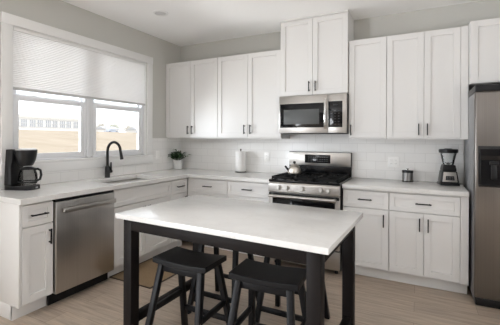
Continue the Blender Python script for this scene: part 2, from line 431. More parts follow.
# slim scribe strip between the tall cabinet and the ceiling
bm = B(); box(bm, 1.772, 2.555, -.363, -.345, 2.7455, 2.7645, .002); box(bm, 1.772, 1.785, -.345, -.002, 2.7455, 2.7645); box(bm, 2.542, 2.555, -.345, -.002, 2.7455, 2.7645)
struct(obj('trim_3', bm, WHITE), 'thin white strip between the tall cabinet and the ceiling', 'trim')

CH = .877
def base(name, label, loc, rz, w, drawers, doors, toe=True, filler=None, endl=False, group='white shaker base cabinets', depth=.62, toeend=0.):
    """local x along the run, front towards -y; drawers/doors lists in local x"""
    r = thing(name, label, 'cabinet', loc, rz, group)
    d = depth-.0205; b = B(); e = .018
    sidez = .11
    box(b, .0005, e, -d, -.012, sidez, CH); box(b, w-e, w-.0005, -d, -.012, sidez, CH)
    box(b, e, w-e, -d, -.012, sidez, sidez+e); box(b, e, w-e, -.03, -.012, sidez+e, CH); box(b, e, w-e, -d, -d+.018, CH-.02, CH); box(b, e, w-e, -d, -d+.018, .69, .70)
    if filler: box(b, filler[0], filler[1], -depth+.004, -d+.001, .11, CH, .001, 1)
    if endl:
        prism(b, [(-depth+.003, .111), (-.001, .111), (-.001, CH), (-depth+.003, CH)], 'x', -.019, .0, .001)
        prism(b, [(-.528, 0.0), (-.001, 0.0), (-.001, .111), (-.528, .111)], 'x', -.019, .0, .001)
    obj('body', b, WHITE, r, smooth=25)
    b = B(); box(b, 0 if not endl else -.019, w+toeend, -.53, -.515, 0, .11); obj('toe_kick', b, WHITE, r, smooth=0)
    for a, c, h in drawers: front(r, 'drawer', a, c, .700, .862, -depth, None if h is None else h, .782, .13, False, fr=.042)
    for a, c, h in doors: front(r, 'door', a, c, .123, .692, -depth, h, .592, .12, True)
    return r
# left run, facing the room (+x): local x -> +y
Q = R(90)
base('base_cabinet', 'narrow white base cabinet at the left end of the counter, under the coffee maker', (0.0, -2.600, 0), Q, .240, [(.003, .237, .12)], [(.003, .237, .205)], endl=True)
base('base_cabinet', 'white sink base cabinet with a plain false drawer front', (0.0, -1.768, 0), Q, .845, [(.004, .841, None)], [(.004, .421, .385), (.424, .841, .46)])
base('base_cabinet', 'small white base cabinet in the corner, right of the sink', (0.0, -.922, 0), Q, .302, [(.003, .285, .145)], [(.003, .285, .25)], filler=(.287, .300))
# back run
base('base_cabinet', 'white base cabinet below the counter left of the paper towel', (.640, 0, 0), 0, .562, [(.024, .559, .29)], [(.024, .290, .255), (.293, .559, .328)], filler=(-.0195, .022))
base('base_cabinet', 'white base cabinet immediately left of the gas range', (1.203, 0, 0), 0, .566, [(.004, .552, .275)], [(.004, .276, .24), (.279, .552, .315)], filler=(.553, .566))
base('base_cabinet', 'narrow white one-door base cabinet immediately right of the range', (2.556, 0, 0), 0, .431, [(.003, .427, .215)], [(.003, .427, .385)])
base('base_cabinet', 'white two-door base cabinet beside the refrigerator', (2.988, 0, 0), 0, .636, [(.003, .572, .288)], [(.003, .290, .258), (.293, .572, .327)], filler=(.575, .636))

# countertops
def slab(bm, xs, ys, keep, z0, z1):
    V = {}
    def v(i, j, k):
        if (i, j, k) not in V: V[i, j, k] = bm.verts.new((xs[i], ys[j], (z0, z1)[k]))
        return V[i, j, k]
    K = {(i, j) for i in range(len(xs)-1) for j in range(len(ys)-1) if keep((xs[i]+xs[i+1])/2, (ys[j]+ys[j+1])/2)}
    for i, j in K:
        for k in (0, 1): bm.faces.new((v(i, j, k), v(i+1, j, k), v(i+1, j+1, k), v(i, j+1, k)))
        if (i-1, j) not in K: bm.faces.new((v(i, j, 0), v(i, j, 1), v(i, j+1, 1), v(i, j+1, 0)))
        if (i+1, j) not in K: bm.faces.new((v(i+1, j, 0), v(i+1, j, 1), v(i+1, j+1, 1), v(i+1, j+1, 0)))
        if (i, j-1) not in K: bm.faces.new((v(i, j, 0), v(i, j, 1), v(i+1, j, 1), v(i+1, j, 0)))
        if (i, j+1) not in K: bm.faces.new((v(i, j+1, 0), v(i, j+1, 1), v(i+1, j+1, 1), v(i+1, j+1, 0)))
    bmesh.ops.recalc_face_normals(bm, faces=bm.faces)
SX0, SX1, SY0, SY1 = .130, .566, -1.700, -1.020
bm = B()
slab(bm, [.0005, SX0, SX1, .65, 1.769], [-2.627, SY0, SY1, -.65, -.0005],
     lambda x, y: not (x > .65 and y < -.65) and not (SX0 < x < SX1 and SY0 < y < SY1), .8785, .92)
o = obj('countertop', bm, QUARTZ, smooth=30); tag(o, 'white quartz corner countertop with the sink cut into it', 'countertop')
md = o.modifiers.new('edge', 'BEVEL'); md.width = .003; md.segments = 2; md.limit_method = 'ANGLE'
bm = B(); box(bm, 2.555, 3.624, -.65, -.0005, .8785, .92, .003)
tag(obj('countertop', bm, QUARTZ, smooth=30), 'straight white quartz countertop between range and refrigerator', 'countertop')

# sink
sk = thing('kitchen_sink', 'stainless undermount sink below the window', 'sink', ((SX0+SX1)/2, (SY0+SY1)/2, .68))
bm = B(); hx, hy = (SX1-SX0)/2+.008, (SY1-SY0)/2+.008
t = bmesh.new(); vs = [t.verts.new((x*hx, y*hy, z)) for x in (-1, 1) for y in (-1, 1) for z in (0, .198)]
for f in ((0, 1, 3, 2), (4, 6, 7, 5), (0, 4, 5, 1), (2, 3, 7, 6), (0, 2, 6, 4)): t.faces.new([vs[i] for i in f])
bmesh.ops.recalc_face_normals(t, faces=t.faces)
bmesh.ops.reverse_faces(t, faces=t.faces)
bevel_new(t, [e for e in t.edges if not e.is_boundary], .03, 4); merge(bm, t)
so = obj('basin', bm, STEELD, sk, smooth=60); md = so.modifiers.new('sheet', 'SOLIDIFY'); md.thickness = .002
bm = B(); lathe(bm, [(0, .004), (.028, .004), (.036, .008), (.043, .006), (.045, .0025), (0, .0025)], 24); obj('drain', bm, CHROME, sk, loc=(-.05, 0, 0))

# faucet
fc = thing('kitchen_faucet', 'matte black high-arc pull-down faucet behind the sink', 'faucet', (.072, -1.385, .9202), R(14))
bm = B(); lathe(bm, [(0, 0), (.031, 0), (.031, .006), (.028, .012), (.0275, .115), (.024, .130), (0, .130)], 24); obj('faucet_base', bm, BLACKM, fc)
pts = [(0, 0, .11), (0, 0, .20), (0, 0, .30)]
rad = .083
for k in range(1, 15): a = PI*k/15*1.03; pts.append((rad-rad*math.cos(a), 0, .30+rad*math.sin(a)*1.25))
e = Vector(pts[-1]); d = (Vector(pts[-1])-Vector(pts[-2])).normalized(); pts.append(tuple(e+d*.02))
bm = B(); tube(bm, pts, .015, 14); obj('spout', bm, BLACKM, fc)
p = Vector(pts[-1]); bm = B(); cyl(bm, p-d*.005, p+d*.085, .0145, 16, .0185, .002); obj('spray_head', bm, BLACKM, fc)
bm = B(); cyl(bm, (0, .022, .065), (0, .074, .065), .0165, 16, None, .002); tube(bm, [(0, .064, .065), (-.002, .066, .09), (-.004, .070, .170)], [.011, .010, .008], 10); obj('lever', bm, BLACKM, fc)

# ------------------------------------------------------------------ appliances
# dishwasher (facing +x): local x along +y, front -y
dw = thing('dishwasher', 'stainless steel dishwasher built in left of the sink', 'dishwasher', (0, -2.359, 0), Q)
bm = B(); box(bm, .004, .586, -.595, -.03, .10, .872, .002); obj('tub', bm, BLACKP, dw)
bm = B(); box(bm, .006, .582, -.640, -.598, .108, .852, .006, 3); obj('door', bm, STEELV, dw)
bm = B(); box(bm, .006, .582, -.630, -.598, .853, .874, .002); obj('control_strip', bm, BLACKP, dw)
bm = B(); box(bm, .045, .562, -.690, -.674, .762, .800, .005); 
for x in (.07, .535): box(bm, x, x+.03, -.676, -.639, .768, .794, .002)
obj('handle', bm, STEEL, dw)
bm = B(); box(bm, .004, .586, -.545, -.53, .0, .107); obj('toe_kick', bm, BLACKP, dw)

# microwave
mw = thing('microwave', 'stainless over-the-range microwave with a black window', 'microwave', (1.776, 0, 1.436))
w = .774; h = .426
bm = B(); box(bm, .0, w, -.365, -.011, .0, h, .002); obj('body', bm, BLACKP, mw)
yf = -.40
bm = B(); box(bm, .0, .572, yf, -.366, .0, h, .004); obj('door', bm, STEEL, mw)
dr = mw.children[-1]
bm = B(); box(bm, .012, .530, yf-.002, yf+.004, .062, .336, .002); gl = obj('door_glass', bm, BGLASS, dr)
bm = B(); box(bm, .058, .476, yf-.0035, yf-.001, .10, .268, .001); obj('viewing_window', bm, WGLASS, dr)
bm = B()
hp = [(.548, yf-.012, .050), (.549, yf-.030, .078), (.550, yf-.038, .15), (.550, yf-.040, .21), (.550, yf-.038, .27), (.549, yf-.030, .345), (.548, yf-.012, .372)]
tube(bm, hp, .0145, 12); box(bm, .537, .560, yf-.018, yf, .042, .062, .003); box(bm, .537, .560, yf-.018, yf, .360, .380, .003)
obj('handle', bm, CHROME, dr)
bm = B(); box(bm, .574, w, yf, -.366, .0, h, .004); pn = obj('control_panel', bm, STEEL, mw)
bm = B(); box(bm, .578, .730, yf-.002, yf+.004, .062, .346, .002); kp = obj('keypad', bm, BGLASS, pn)
bm = B(); box(bm, .630, .680, yf-.0032, yf-.001, .300, .310)
for i in range(3):
    for j in range(6): box(bm, .603+i*.040, .619+i*.040, yf-.0026, yf-.001, .09+j*.03, .096+j*.03)
obj('key_print', bm, mat('dim_key_print', (.035, .035, .038), .4), kp, smooth=0)
bm = B(); box(bm, .03, w-.03, -.35, -.06, -.008, -.0005, .002); obj('vent_grille', bm, BLACKP, mw)

# range
rg = thing('gas_range', 'stainless and black freestanding gas range with five knobs', 'range', (1.7775, 0, 0))
w = .765
bm = B(); box(bm, .0, w, -.660, -.03, .045, .905, .003); obj('body', bm, BLACKP, rg)
for x in (.03, w-.07):
    for y in (-.60, -.12): bm = B(); cyl(bm, (x+.02, y, 0), (x+.02, y, .044), .018, 12); obj('foot', bm, BLACKP, rg)
bm = B(); box(bm, -.002, w+.002, -.695, -.03, .905, .930, .006, 3); obj('cooktop', bm, ENAMEL, rg)
bm = B(); prism(bm, [(-.655, .800), (-.713, .800), (-.700, .886), (-.690, .904), (-.655, .904)], 'x', .0, w, .003); cp = obj('control_panel', bm, STEEL, rg)
for kx in (.122, .214, .386, .580, .656):
    k = B(); ax = Vector((0, -.9887, .15)); c = Vector((kx, -.706, .848))
    cyl(k, c, c+ax*.008, .027, 24, .025); cyl(k, c+ax*.008, c+ax*.034, .0215, 24, .019, .003); 
    obj('knob', k, KNOB, cp)
bm = B(); box(bm, .0, w, -.700, -.662, .255, .793, .006); dr = obj('oven_door', bm, STEEL, rg)
bm = B(); box(bm, .045, w-.045, -.7025, -.696, .315, .735, .003); obj('oven_window', bm, BGLASS, dr)
bm = B(); box(bm, .003, w-.003, -.7015, -.690, .757, .790, .002); obj('vent_strip', bm, BLACKP, dr)
bm = B(); tube(bm, [(.026, -.752, .762)]+[(x, -.756, .762) for x in (.05, .2, .4, .6, .715)]+[(w-.026, -.752, .762)], .0165, 14)
for x in (.030, w-.058): box(bm, x, x+.028, -.752, -.699, .740, .775, .004)
obj('handle', bm, STEEL, dr)
bm = B(); box(bm, .0, w, -.695, -.662, .058, .243, .006); obj('storage_drawer', bm, STEEL, rg)
bm = B(); box(bm, .0, w, -.060, -.032, .928, 1.045, .003); obj('backguard_lower', bm, ENAMEL, rg)
bm = B(); prism(bm, [(-.062, 1.045), (-.034, 1.045), (-.034, 1.207), (-.056, 1.207)], 'x', .0, w-.008, .003); bgd = obj('backguard', bm, STEEL, rg)
bm = B(); prism(bm, [(-.066, 1.042), (-.031, 1.042), (-.031, 1.211), (-.060, 1.211)], 'x', w-.008, w, .002); prism(bm, [(-.058, 1.206), (-.031, 1.206), (-.031, 1.212), (-.058, 1.212)], 'x', .0, w-.008, .001); obj('backguard_edge', bm, BLACKP, bgd)
bm = B(); prism(bm, [(-.0655, 1.078), (-.055, 1.078), (-.053, 1.178), (-.0602, 1.178)], 'x', .205, .520, .001); dp = obj('display', bm, BGLASS, bgd)
bm = B()
for i in range(9):
    for j in range(3):
        x = .25+i*.028; z = 1.095+j*.025; y = -.0655+(z-1.078)*.053-.0006
        box(bm, x, x+.013, y, y+.001, z, z+.006)
z = 1.155; y = -.0655+(z-1.078)*.053-.0008; box(bm, .345, .385, y, y+.001, z, z+.014)
obj('button_print', bm, SILVERPR, dp, smooth=0)
# burners and grates
for bx, by, r_ in ((.17, -.52, .045), (.17, -.20, .038), (.382, -.36, .05), (.595, -.52, .048), (.595, -.20, .035)):
    bm = B(); lathe(bm, [(0, .9305), (r_*1.3, .9305), (r_*1.25, .936), (r_, .938), (r_, .944), (r_*.9, .948), (0, .948)], 24, (bx, by, 0)); obj('burner', bm, CHROME if by < -.5 else IRON, rg)
for gx0, gx1 in ((.022, .262), (.268, .497), (.503, .743)):
    bm = B(); z0, z1 = .948, .964
    for x in (gx0, gx1-.014): box(bm, x, x+.014, -.672, -.085, z0-.012, z1, .003)
    for y in (-.672, -.385, -.099): box(bm, gx0, gx1, y, y+.014, z0-.012, z1, .003)
    xm = (gx0+gx1)/2
    box(bm, xm-.006, xm+.006, -.665, -.095, z0, z1, .002)
    for y in (-.52, -.20): box(bm, gx0+.008, gx1-.008, y-.006, y+.006, z0, z1, .002)
    for x in (gx0+.001, gx1-.013):
        for y in (-.671, -.099): box(bm, x, x+.012, y, y+.012, .9302, z0)
    obj('grate', bm, IRON, rg)

# refrigerator
fr = thing('refrigerator', 'tall stainless side-by-side refrigerator at the right edge', 'refrigerator', (3.648, 0, 0))
w = .905
bm = B(); box(bm, .004, w-.004, -.665, -.04, .03, 1.762, .004); obj('body', bm, STEELS, fr)
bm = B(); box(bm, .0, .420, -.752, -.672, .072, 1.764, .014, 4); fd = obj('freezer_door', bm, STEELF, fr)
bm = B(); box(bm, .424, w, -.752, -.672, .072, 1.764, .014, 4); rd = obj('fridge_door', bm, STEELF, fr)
for d_, x in ((fd, .385), (rd, .459)):
    bm = B(); box(bm, x-.014, x+.014, -.808, -.79, .55, 1.60, .006); 
    for z in (.58, 1.55): box(bm, x-.012, x+.012, -.792, -.750, z, z+.03, .002)
    obj('handle', bm, CHROME, d_)
bm = B(); dx0, dx1, dz0, dz1 = .024, .335, .985, 1.318
box(bm, dx0, dx1, -.757, -.750, dz0, dz0+.022, .002); box(bm, dx0, dx0+.016, -.757, -.750, dz0+.02, dz1, .002); box(bm, dx1-.016, dx1, -.757, -.750, dz0+.02, dz1, .002); box(bm, dx0+.014, dx1-.014, -.757, -.750, dz1-.115, dz1, .002)
box(bm, dx0+.014, dx1-.014, -.7535, -.7505, dz0+.02, dz1-.11)
dsp = obj('dispenser', bm, BGLASS, fd)
bm = B(); box(bm, .10, .16, -.775, -.752, 1.165, 1.195, .006); box(bm, .20, .26, -.775, -.752, 1.165, 1.195, .006); box(bm, .11, .15, -.765, -.752, 1.05, 1.165, .004); obj('dispenser_paddle', bm, BLACKP, dsp)
bm = B(); box(bm, .17, .25, -.7578, -.7565, 1.262, 1.270); box(bm, .18, .20, -.7578, -.7565, 1.225, 1.245); box(bm, .23, .25, -.7578, -.7565, 1.225, 1.245); obj('button_print', bm, mat('dim_button_print', (.07, .075, .08), .4), dsp, smooth=0)
bm = B(); box(bm, .004, w-.004, -.735, -.06, 1.7655, 1.822, .005); obj('hinge_cover', bm, BLACKP, fr)
bm = B(); box(bm, .01, w-.01, -.735, -.63, .004, .068, .008); obj('base_grille', bm, BLACKP, fr)

# ------------------------------------------------------------------ island and stools
TH = R(-1.9)
isl = thing('island_table', 'kitchen island table with white quartz top and black wood frame', 'island', (2.190, -2.095, 0), TH)
hx, hy = .704, .420
bm = B(); box(bm, -hx, hx, -hy, hy, .848, .880, .003); obj('tabletop', bm, QUARTZ, isl, label='white quartz slab')
lx, ly, lw = hx-.045, hy-.028, .070
bm = B(); a = .105
for s in (-1, 1):
    box(bm, -lx+lw-.001, lx-lw+.001, s*ly-(s > 0)*.028+0-(0 if s > 0 else 0), s*ly+(s < 0)*.028, .775, .8478, .002)
    box(bm, s*lx-(s > 0)*.028, s*lx+(s < 0)*.028, -ly+lw-.001, ly-lw+.001, .775, .8478, .002)
obj('apron', bm, ISLW, isl)
for sx in (-1, 1):
    for sy in (-1, 1):
        bm = B(); box(bm, min(sx*lx, sx*(lx-lw)), max(sx*lx, sx*(lx-lw)), min(sy*ly, sy*(ly-lw)), max(sy*ly, sy*(ly-lw)), 0, .8478, .003); obj('leg', bm, ISLW, isl)
for sx in (-1, 1):
    bm = B(); xm = sx*(lx-lw/2); box(bm, xm-.025, xm+.025, -ly+lw-.001, ly-lw+.001, .150, .205, .003); obj('stretcher', bm, ISLW, isl)

def make_stool():
    r = thing('bar_stool', '', 'stool', (0, 0, 0), 0, 'black backless saddle stools around the island')
    bm = B(); nx, ny = 14, 8; wx, wy = .205, .122; V = {}
    for k in (0, 1):
        for i in range(nx+1):
            for j in range(ny+1):
                x = -wx+2*wx*i/nx; y = -wy+2*wy*j/ny; u = x/wx
                z = .602+.011*u*u+(.0 if not k else -.034)
                V[i, j, k] = bm.verts.new((x, y, z))
    for i in range(nx):
        for j in range(ny):
            bm.faces.new((V[i, j, 0], V[i+1, j, 0], V[i+1, j+1, 0], V[i, j+1, 0])); bm.faces.new((V[i, j, 1], V[i, j+1, 1], V[i+1, j+1, 1], V[i+1, j, 1]))
    for i in range(nx):
        for j in (0, ny): bm.faces.new((V[i, j, 0], V[i+1, j, 0], V[i+1, j, 1], V[i, j, 1]))
    for j in range(ny):
        for i in (0, nx): bm.faces.new((V[i, j, 0], V[i, j+1, 0], V[i, j+1, 1], V[i, j, 1]))
    bmesh.ops.recalc_face_normals(bm, faces=bm.faces)
    o = obj('seat', bm, BLACKW, r, smooth=40); md = o.modifiers.new('round', 'BEVEL'); md.width = .005; md.segments = 3; md.limit_method = 'ANGLE'; md.angle_limit = R(50)
    tx, ty, bx, by = .150, .088, .205, .215
    def lp(sx, sy, z): f = 1-z/.585; return (sx*(tx+(bx-tx)*f), sy*(ty+(by-ty)*f), z)
    for sx in (-1, 1):
        for sy in (-1, 1):
            bm = B(); bar(bm, lp(sx, sy, 0), lp(sx, sy, .572), .036, .036, .003); obj('leg', bm, BLACKW, r)
    def st(p, q, w=.034, d=.020):
        bm = B(); bar(bm, p, q, w, d, .002); obj('stretcher', bm, BLACKW, r)
    for sy in (-1, 1): st(lp(-1, sy, .165), lp(1, sy, .165))
    for sx in (-1, 1): st(lp(sx, -1, .295), lp(sx, 1, .295))
    for sy in (-1, 1): bm = B(); bar(bm, (-.145, sy*.090, .548), (.145, sy*.090, .548), .046, .018, .002); obj('seat_rail', bm, BLACKW, r)
    return r
stool = make_stool()
st_specs = [(1.925, -2.293, R(0), 'black saddle stool nearer the dishwasher, on the near side of the island'),
            (2.475, -2.268, R(3), 'black saddle stool at the near side of the island, by its right front leg'),
            (1.835, -1.705, R(0), 'black saddle stool on the far side of the island, nearer the sink'),
            (2.415, -1.705, R(0), 'black saddle stool on the far side of the island, in front of the range')]
for i, (x, y, a, lab) in enumerate(st_specs):
    s = stool if i == 0 else copy_tree(stool)
    s.location = (x, y, 0); s.rotation_euler = (0, 0, a); s['label'] = lab

# floor mat
fm = thing('floor_mat', 'tan rectangular floor mat with dark edge in front of the sink', 'mat', (.80, -1.345, 0))
bm = B(); box(bm, -.255, .255, -.39, .39, .0005, .008, .003); obj('woven_field', bm, MATM, fm)
bm = B()
for s in (-1, 1): box(bm, s*.262-.007, s*.262+.007, -.40, .40, .0005, .0095, .002); box(bm, -.262, .262, s*.395-.006, s*.395+.006, .0005, .0095, .002)
obj('binding', bm, MATE, fm)

# ------------------------------------------------------------------ things on the counters
Z = .9202
# coffee maker; local +x is its front
cm = thing('coffee_maker', 'black drip coffee maker at the left end of the counter', 'coffee maker', (.150, -2.335, Z), R(24)); cm.scale = (1, 1, 1.045)
bm = B(); prism(bm, [(-.115, -.07), (-.095, -.078), (.09, -.078), (.118, -.055), (.124, 0), (.118, .055), (.09, .078), (-.095, .078), (-.115, .07)], 'z', 0, .036, .005); obj('base', bm, BLACKP, cm)
bm = B(); lathe(bm, [(0, .0365), (.062, .0365), (.064, .041), (.05, .043), (0, .043)], 28, (.045, 0, 0)); obj('warming_plate', bm, CHROME, cm)
bm = B(); prism(bm, [(-.115, .036), (-.050, .036), (-.052, .20), (-.038, .24), (-.038, .335), (-.100, .335), (-.108, .20)], 'y', -.074, .074, .006); obj('water_tower', bm, BLACKP, cm)
bm = B(); lathe(bm, [(0, .196), (.046, .196), (.055, .204), (.070, .235), (.080, .275), (.085, .305), (.085, .328), (0, .328)], 32, (.026, 0, 0)); obj('brew_basket', bm, BLACKP, cm)
bm = B(); lathe(bm, [(0, .3285), (.082, .3285), (.081, .336), (.07, .340), (0, .341)], 32, (.026, 0, 0)); obj('lid', bm, mat('reflection_grey_lid', (.55, .55, .55), .2), cm, label='glossy lid with its pale reflection painted in')  # pale reflection on the lid is put into its colour
cf = B(); lathe(cf, [(.058, .044), (.069, .052), (.073, .09), (.069, .128), (.057, .160), (.055, .170)], 28, (.045, 0, 0), cap=False); ca = obj('carafe', cf, SMOKE, cm)
bm = B(); lathe(bm, [(.0725, .062), (.0742, .062), (.0742, .070), (.0725, .070)], 28, (.045, 0, 0), cap=False); lathe(bm, [(0, .166), (.057, .166), (.058, .178), (.03, .188), (0, .189)], 28, (.045, 0, 0)); obj('carafe_lid', bm, BLACKP, ca)
bm = B(); tube(bm, [(.098, .0, .168), (.135, .0, .172), (.158, .0, .160), (.164, .0, .122), (.154, .0, .086), (.126, .0, .074), (.114, .0, .080)], .0095, 10); obj('carafe_handle', bm, BLACKP, ca)
bm = B(); box(bm, .1235, .1265, -.014, .014, .010, .024, .001); obj('power_switch', bm, GREYPL, cm)

# paper towel
tw = thing('towel_holder', 'dark metal upright holder carrying the paper towel roll', 'towel holder', (1.105, -.105, Z))
bm = B(); lathe(bm, [(0, 0), (.078, 0), (.078, .008), (.07, .012), (0, .012)], 32); obj('base', bm, mat('dark_bronze', (.05, .045, .04), .4, .6), tw)
bm = B(); cyl(bm, (0, 0, .011), (0, 0, .292), .008, 12); lathe(bm, [(0, .290), (.010, .292), (.012, .302), (.008, .311), (0, .313)], 16); obj('rod', bm, mat('bronze_rod', (.10, .09, .08), .35, .7), tw)
bm = B(); lathe(bm, [(.02, .0135), (.068, .0135), (.070, .017), (.070, .276), (.068, .280), (.02, .280), (.02, .0135)], 40, cap=False)
tag(obj('paper_towel_roll', bm, PAPER, smooth=40, loc=(1.105, -.105, Z)), 'full white paper towel roll standing on the back counter', 'paper towel')

# potted plant
pp = thing('potted_plant', 'leafy green plant in a white ceramic pot in the counter corner', 'plant', (.092, -.165, Z)); pp.scale = (1.22, 1.22, 1.18)
bm = B(); lathe(bm, [(0, 0), (.046, 0), (.050, .004), (.057, .105), (.0575, .112), (.053, .112), (.050, .095), (0, .095)], 32); obj('pot', bm, CERAMIC, pp)
bm = B(); lathe(bm, [(0, .0955), (.0495, .0955), (.045, .100), (0, .102)], 20); obj('soil', bm, SOIL, pp)
lv = B(); sm = B()
def leaf(bm, p, d, L, wd):
    d = d.normalized(); s = d.cross(Vector((0, 0, 1)))
    s = s.normalized() if s.length > .05 else Vector((1, 0, 0)); nrm = s.cross(d)
    rows = []
    for k, (t_, ww, dr_) in enumerate(((0, .05, 0), (.2, .65, .06), (.45, 1, .09), (.7, .8, .04), (.9, .35, -.05), (1, .02, -.10))):
        c = p+d*L*t_+nrm*L*dr_
        rows.append([bm.verts.new(c-s*wd*ww+nrm*wd*ww*.35), bm.verts.new(c), bm.verts.new(c+s*wd*ww+nrm*wd*ww*.35)])
    for a, b in zip(rows, rows[1:]):
        for q in (0, 1): bm.faces.new((a[q], a[q+1], b[q+1], b[q]))
for k in range(26):
    a = random.uniform(0, 2*PI); tilt = random.uniform(.2, 1.15); L = random.uniform(.08, .145)
    b0 = Vector((random.uniform(-.02, .02), random.uniform(-.02, .02), .098))
    out = Vector((math.cos(a), math.sin(a), 0))
    tip = b0+out*L*math.sin(tilt)*.85+Vector((0, 0, L*math.cos(tilt)))
    if tip.x < -.062: tip.x = -.062
    mid = (b0+tip)/2+Vector((0, 0, .012))
    tube(sm, [b0, mid, tip], .0018, 5)
    for q in range(4):
        f = .45+.55*q/3; pos = b0+(tip-b0)*f
        dd = out*random.uniform(.3, 1)+Vector((random.uniform(-.7, .7), random.uniform(-.7, .7), random.uniform(-.1, .7)))
        if pos.x+dd.normalized().x*.05 < -.072: dd.x = abs(dd.x)
        leaf(lv, pos, dd, random.uniform(.042, .066), random.uniform(.016, .022))
obj('foliage', lv, LEAF, pp, smooth=60); obj('stem', sm, LEAF, pp)

# canister
cn = thing('canister', 'small steel canister with black lid beside the outlet', 'canister', (3.132, -.105, Z))
bm = B(); lathe(bm, [(0, 0), (.055, 0), (.0555, .004), (.0555, .012), (.054, .014), (.054, .095), (0, .095)], 36); obj('body', bm, mat('brushed_canister_steel', (.30, .29, .28), .32, 1), cn)
bm = B(); lathe(bm, [(0, .0952), (.056, .0952), (.056, .116), (.053, .120), (0, .121)], 36); ld = obj('lid', bm, BLACKP, cn, label='black lid')
bm = B(); lathe(bm, [(0, .1212), (.006, .1212), (.006, .128), (.012, .133), (.012, .138), (0, .141)], 16); obj('knob', bm, CHROME, ld)
bm = B(); lathe(bm, [(.0555, .0), (.0565, .0), (.0565, .012), (.0555, .012)], 36, cap=False); obj('base_band', bm, BLACKP, cn)

# blender
bl = thing('blender', 'countertop blender with glass jar and black lid by the refrigerator', 'blender', (3.500, -.175, Z), R(8))
def tapered(bm, w0, d0, w1, d1, z0, z1, bev, y0=0, y1=0):
    t = bmesh.new(); vs = []
    for w_, d_, z_, yo in ((w0, d0, z0, y0), (w1, d1, z1, y1)):
        for a, b in ((-1, -1), (1, -1), (1, 1), (-1, 1)): vs.append(t.verts.new((a*w_/2, b*d_/2+yo, z_)))
    for f in ((0, 1, 2, 3), (7, 6, 5, 4), (0, 4, 5, 1), (1, 5, 6, 2), (2, 6, 7, 3), (3, 7, 4, 0)): t.faces.new([vs[i] for i in f])
    bmesh.ops.recalc_face_normals(t, faces=t.faces); bevel_new(t, list(t.edges), bev, 3); merge(bm, t)
bm = B(); tapered(bm, .170, .175, .160, .165, 0, .026, .006); obj('foot', bm, BLACKP, bl)
bm = B(); tapered(bm, .158, .160, .128, .135, .0262, .137, .008); mb = obj('motor_base', bm, BLACKP, bl)
bm = B(); tapered(bm, .128, .006, .108, .006, .034, .130, .002, -.0795, -.0665); fp = obj('face_plate', bm, STEEL, mb, label='brushed steel face')
bm = B(); tapered(bm, .078, .004, .070, .004, .052, .092, .002, -.0805, -.0750); cp = obj('control_panel', bm, BLACKP, mb)
for i in range(3):
    for j in range(2):
        z = .060+j*.016; y = -.0825+(z-.052)*.137-.0006; bm = B(); box(bm, -.029+i*.022, -.015+i*.022, y-.001, y+.002, z, z+.008); obj('button', bm, SILVERPR, mb, smooth=0)
bm = B(); tapered(bm, .126, .132, .106, .110, .1375, .200, .010); obj('collar', bm, BLACKP, bl)
bm = B(); lathe(bm, [(0, .2005), (.046, .2005), (.048, .204), (.070, .306), (.072, .3155)], 32, cap=False); jar = obj('jar', bm, CLEAR, bl)
for k in range(4):
    bm = B(); a = 2*PI*k/4+.6; tube(bm, [(.0485*math.cos(a), .0485*math.sin(a), .208), (.0705*math.cos(a), .0705*math.sin(a), .310)], .0025, 6); obj('jar_rib', bm, CLEAR, jar)
bm = B(); lathe(bm, [(0, .203), (.018, .203), (.014, .212), (0, .214)], 16); tube(bm, [(-.03, 0, .222), (-.01, 0, .211), (.01, 0, .211), (.03, 0, .222)], .003, 6); tube(bm, [(0, -.03, .226), (0, -.01, .211), (0, .01, .211), (0, .03, .220)], .003, 6); obj('blade', bm, CHROME, jar)
bm = B(); lathe(bm, [(0, .3158), (.078, .3158), (.084, .320), (.085, .346), (.079, .354), (.035, .355), (.033, .360), (0, .360)], 32); obj('lid', bm, BLACKP, bl, label='black lid')

# kettle on the left rear burner
kt = thing('kettle', 'small steel tea kettle with black handle on the gas range', 'kettle', (1.948, -.345, .9645), R(20)); kt.scale = (1.14, 1.14, 1.10)
bm = B(); lathe(bm, [(0, 0), (.060, 0), (.067, .004), (.068, .02), (.062, .055), (.052, .078), (.036, .088), (0, .089)], 32); obj('body', bm, KETTLEM, kt)
bm = B(); lathe(bm, [(0, .0892), (.037, .0892), (.034, .096), (.018, .102), (0, .103)], 24); ld = obj('lid', bm, KETTLEM, kt)
bm = B(); lathe(bm, [(0, .1032), (.007, .1032), (.007, .110), (.014, .116), (.015, .124), (.009, .132), (0, .134)], 16); obj('knob', bm, BLACKP, ld)
bm = B(); tube(bm, [(-.055, 0, .035), (-.078, 0, .058), (-.096, 0, .082)], [.014, .011, .009], 12); obj('spout', bm, BLACKP, kt, label='black spout')
bm = B(); tube(bm, [(.052, 0, .070), (.082, 0, .090), (.108, 0, .084), (.114, 0, .055), (.098, 0, .030), (.062, 0, .022)], .0085, 10); obj('handle', bm, BLACKP, kt, label='black handle')

# outlets and switch
def plate(name, label, cat, loc, rz, w, h, gangs, kind):
    r = thing(name, label, cat, loc, rz, 'white wall plates on the tile')
    bm = B(); box(bm, -w/2, w/2, -.006, 0, -h/2, h/2, .003); obj('cover_plate', bm, PLASTICW, r)
    for g in range(gangs):
        xc = (g-(gangs-1)/2)*.046
        bm = B()
        if kind == 'switch': prism(bm, [(-.0055, -.033), (-.0085, -.033), (-.0065, .033), (-.0055, .033)], 'x', xc-.0165, xc+.0165)
        else:
            for s in (-1, 1): box(bm, xc-.0165, xc+.0165, -.0075, -.0055, s*.020-.014, s*.020+.014, .001)
        k = obj('rocker' if kind == 'switch' else 'receptacle', bm, PLASTICW, r)
        if kind != 'switch':
            bm = B()
            for s in (-1, 1):
                for q in (-1, 1): box(bm, xc+q*.006-.001, xc+q*.006+.001, -.0078, -.0070, s*.020-.003, s*.020+.006)
            obj('slot', bm, DARKIN, k, smooth=0)
    return r
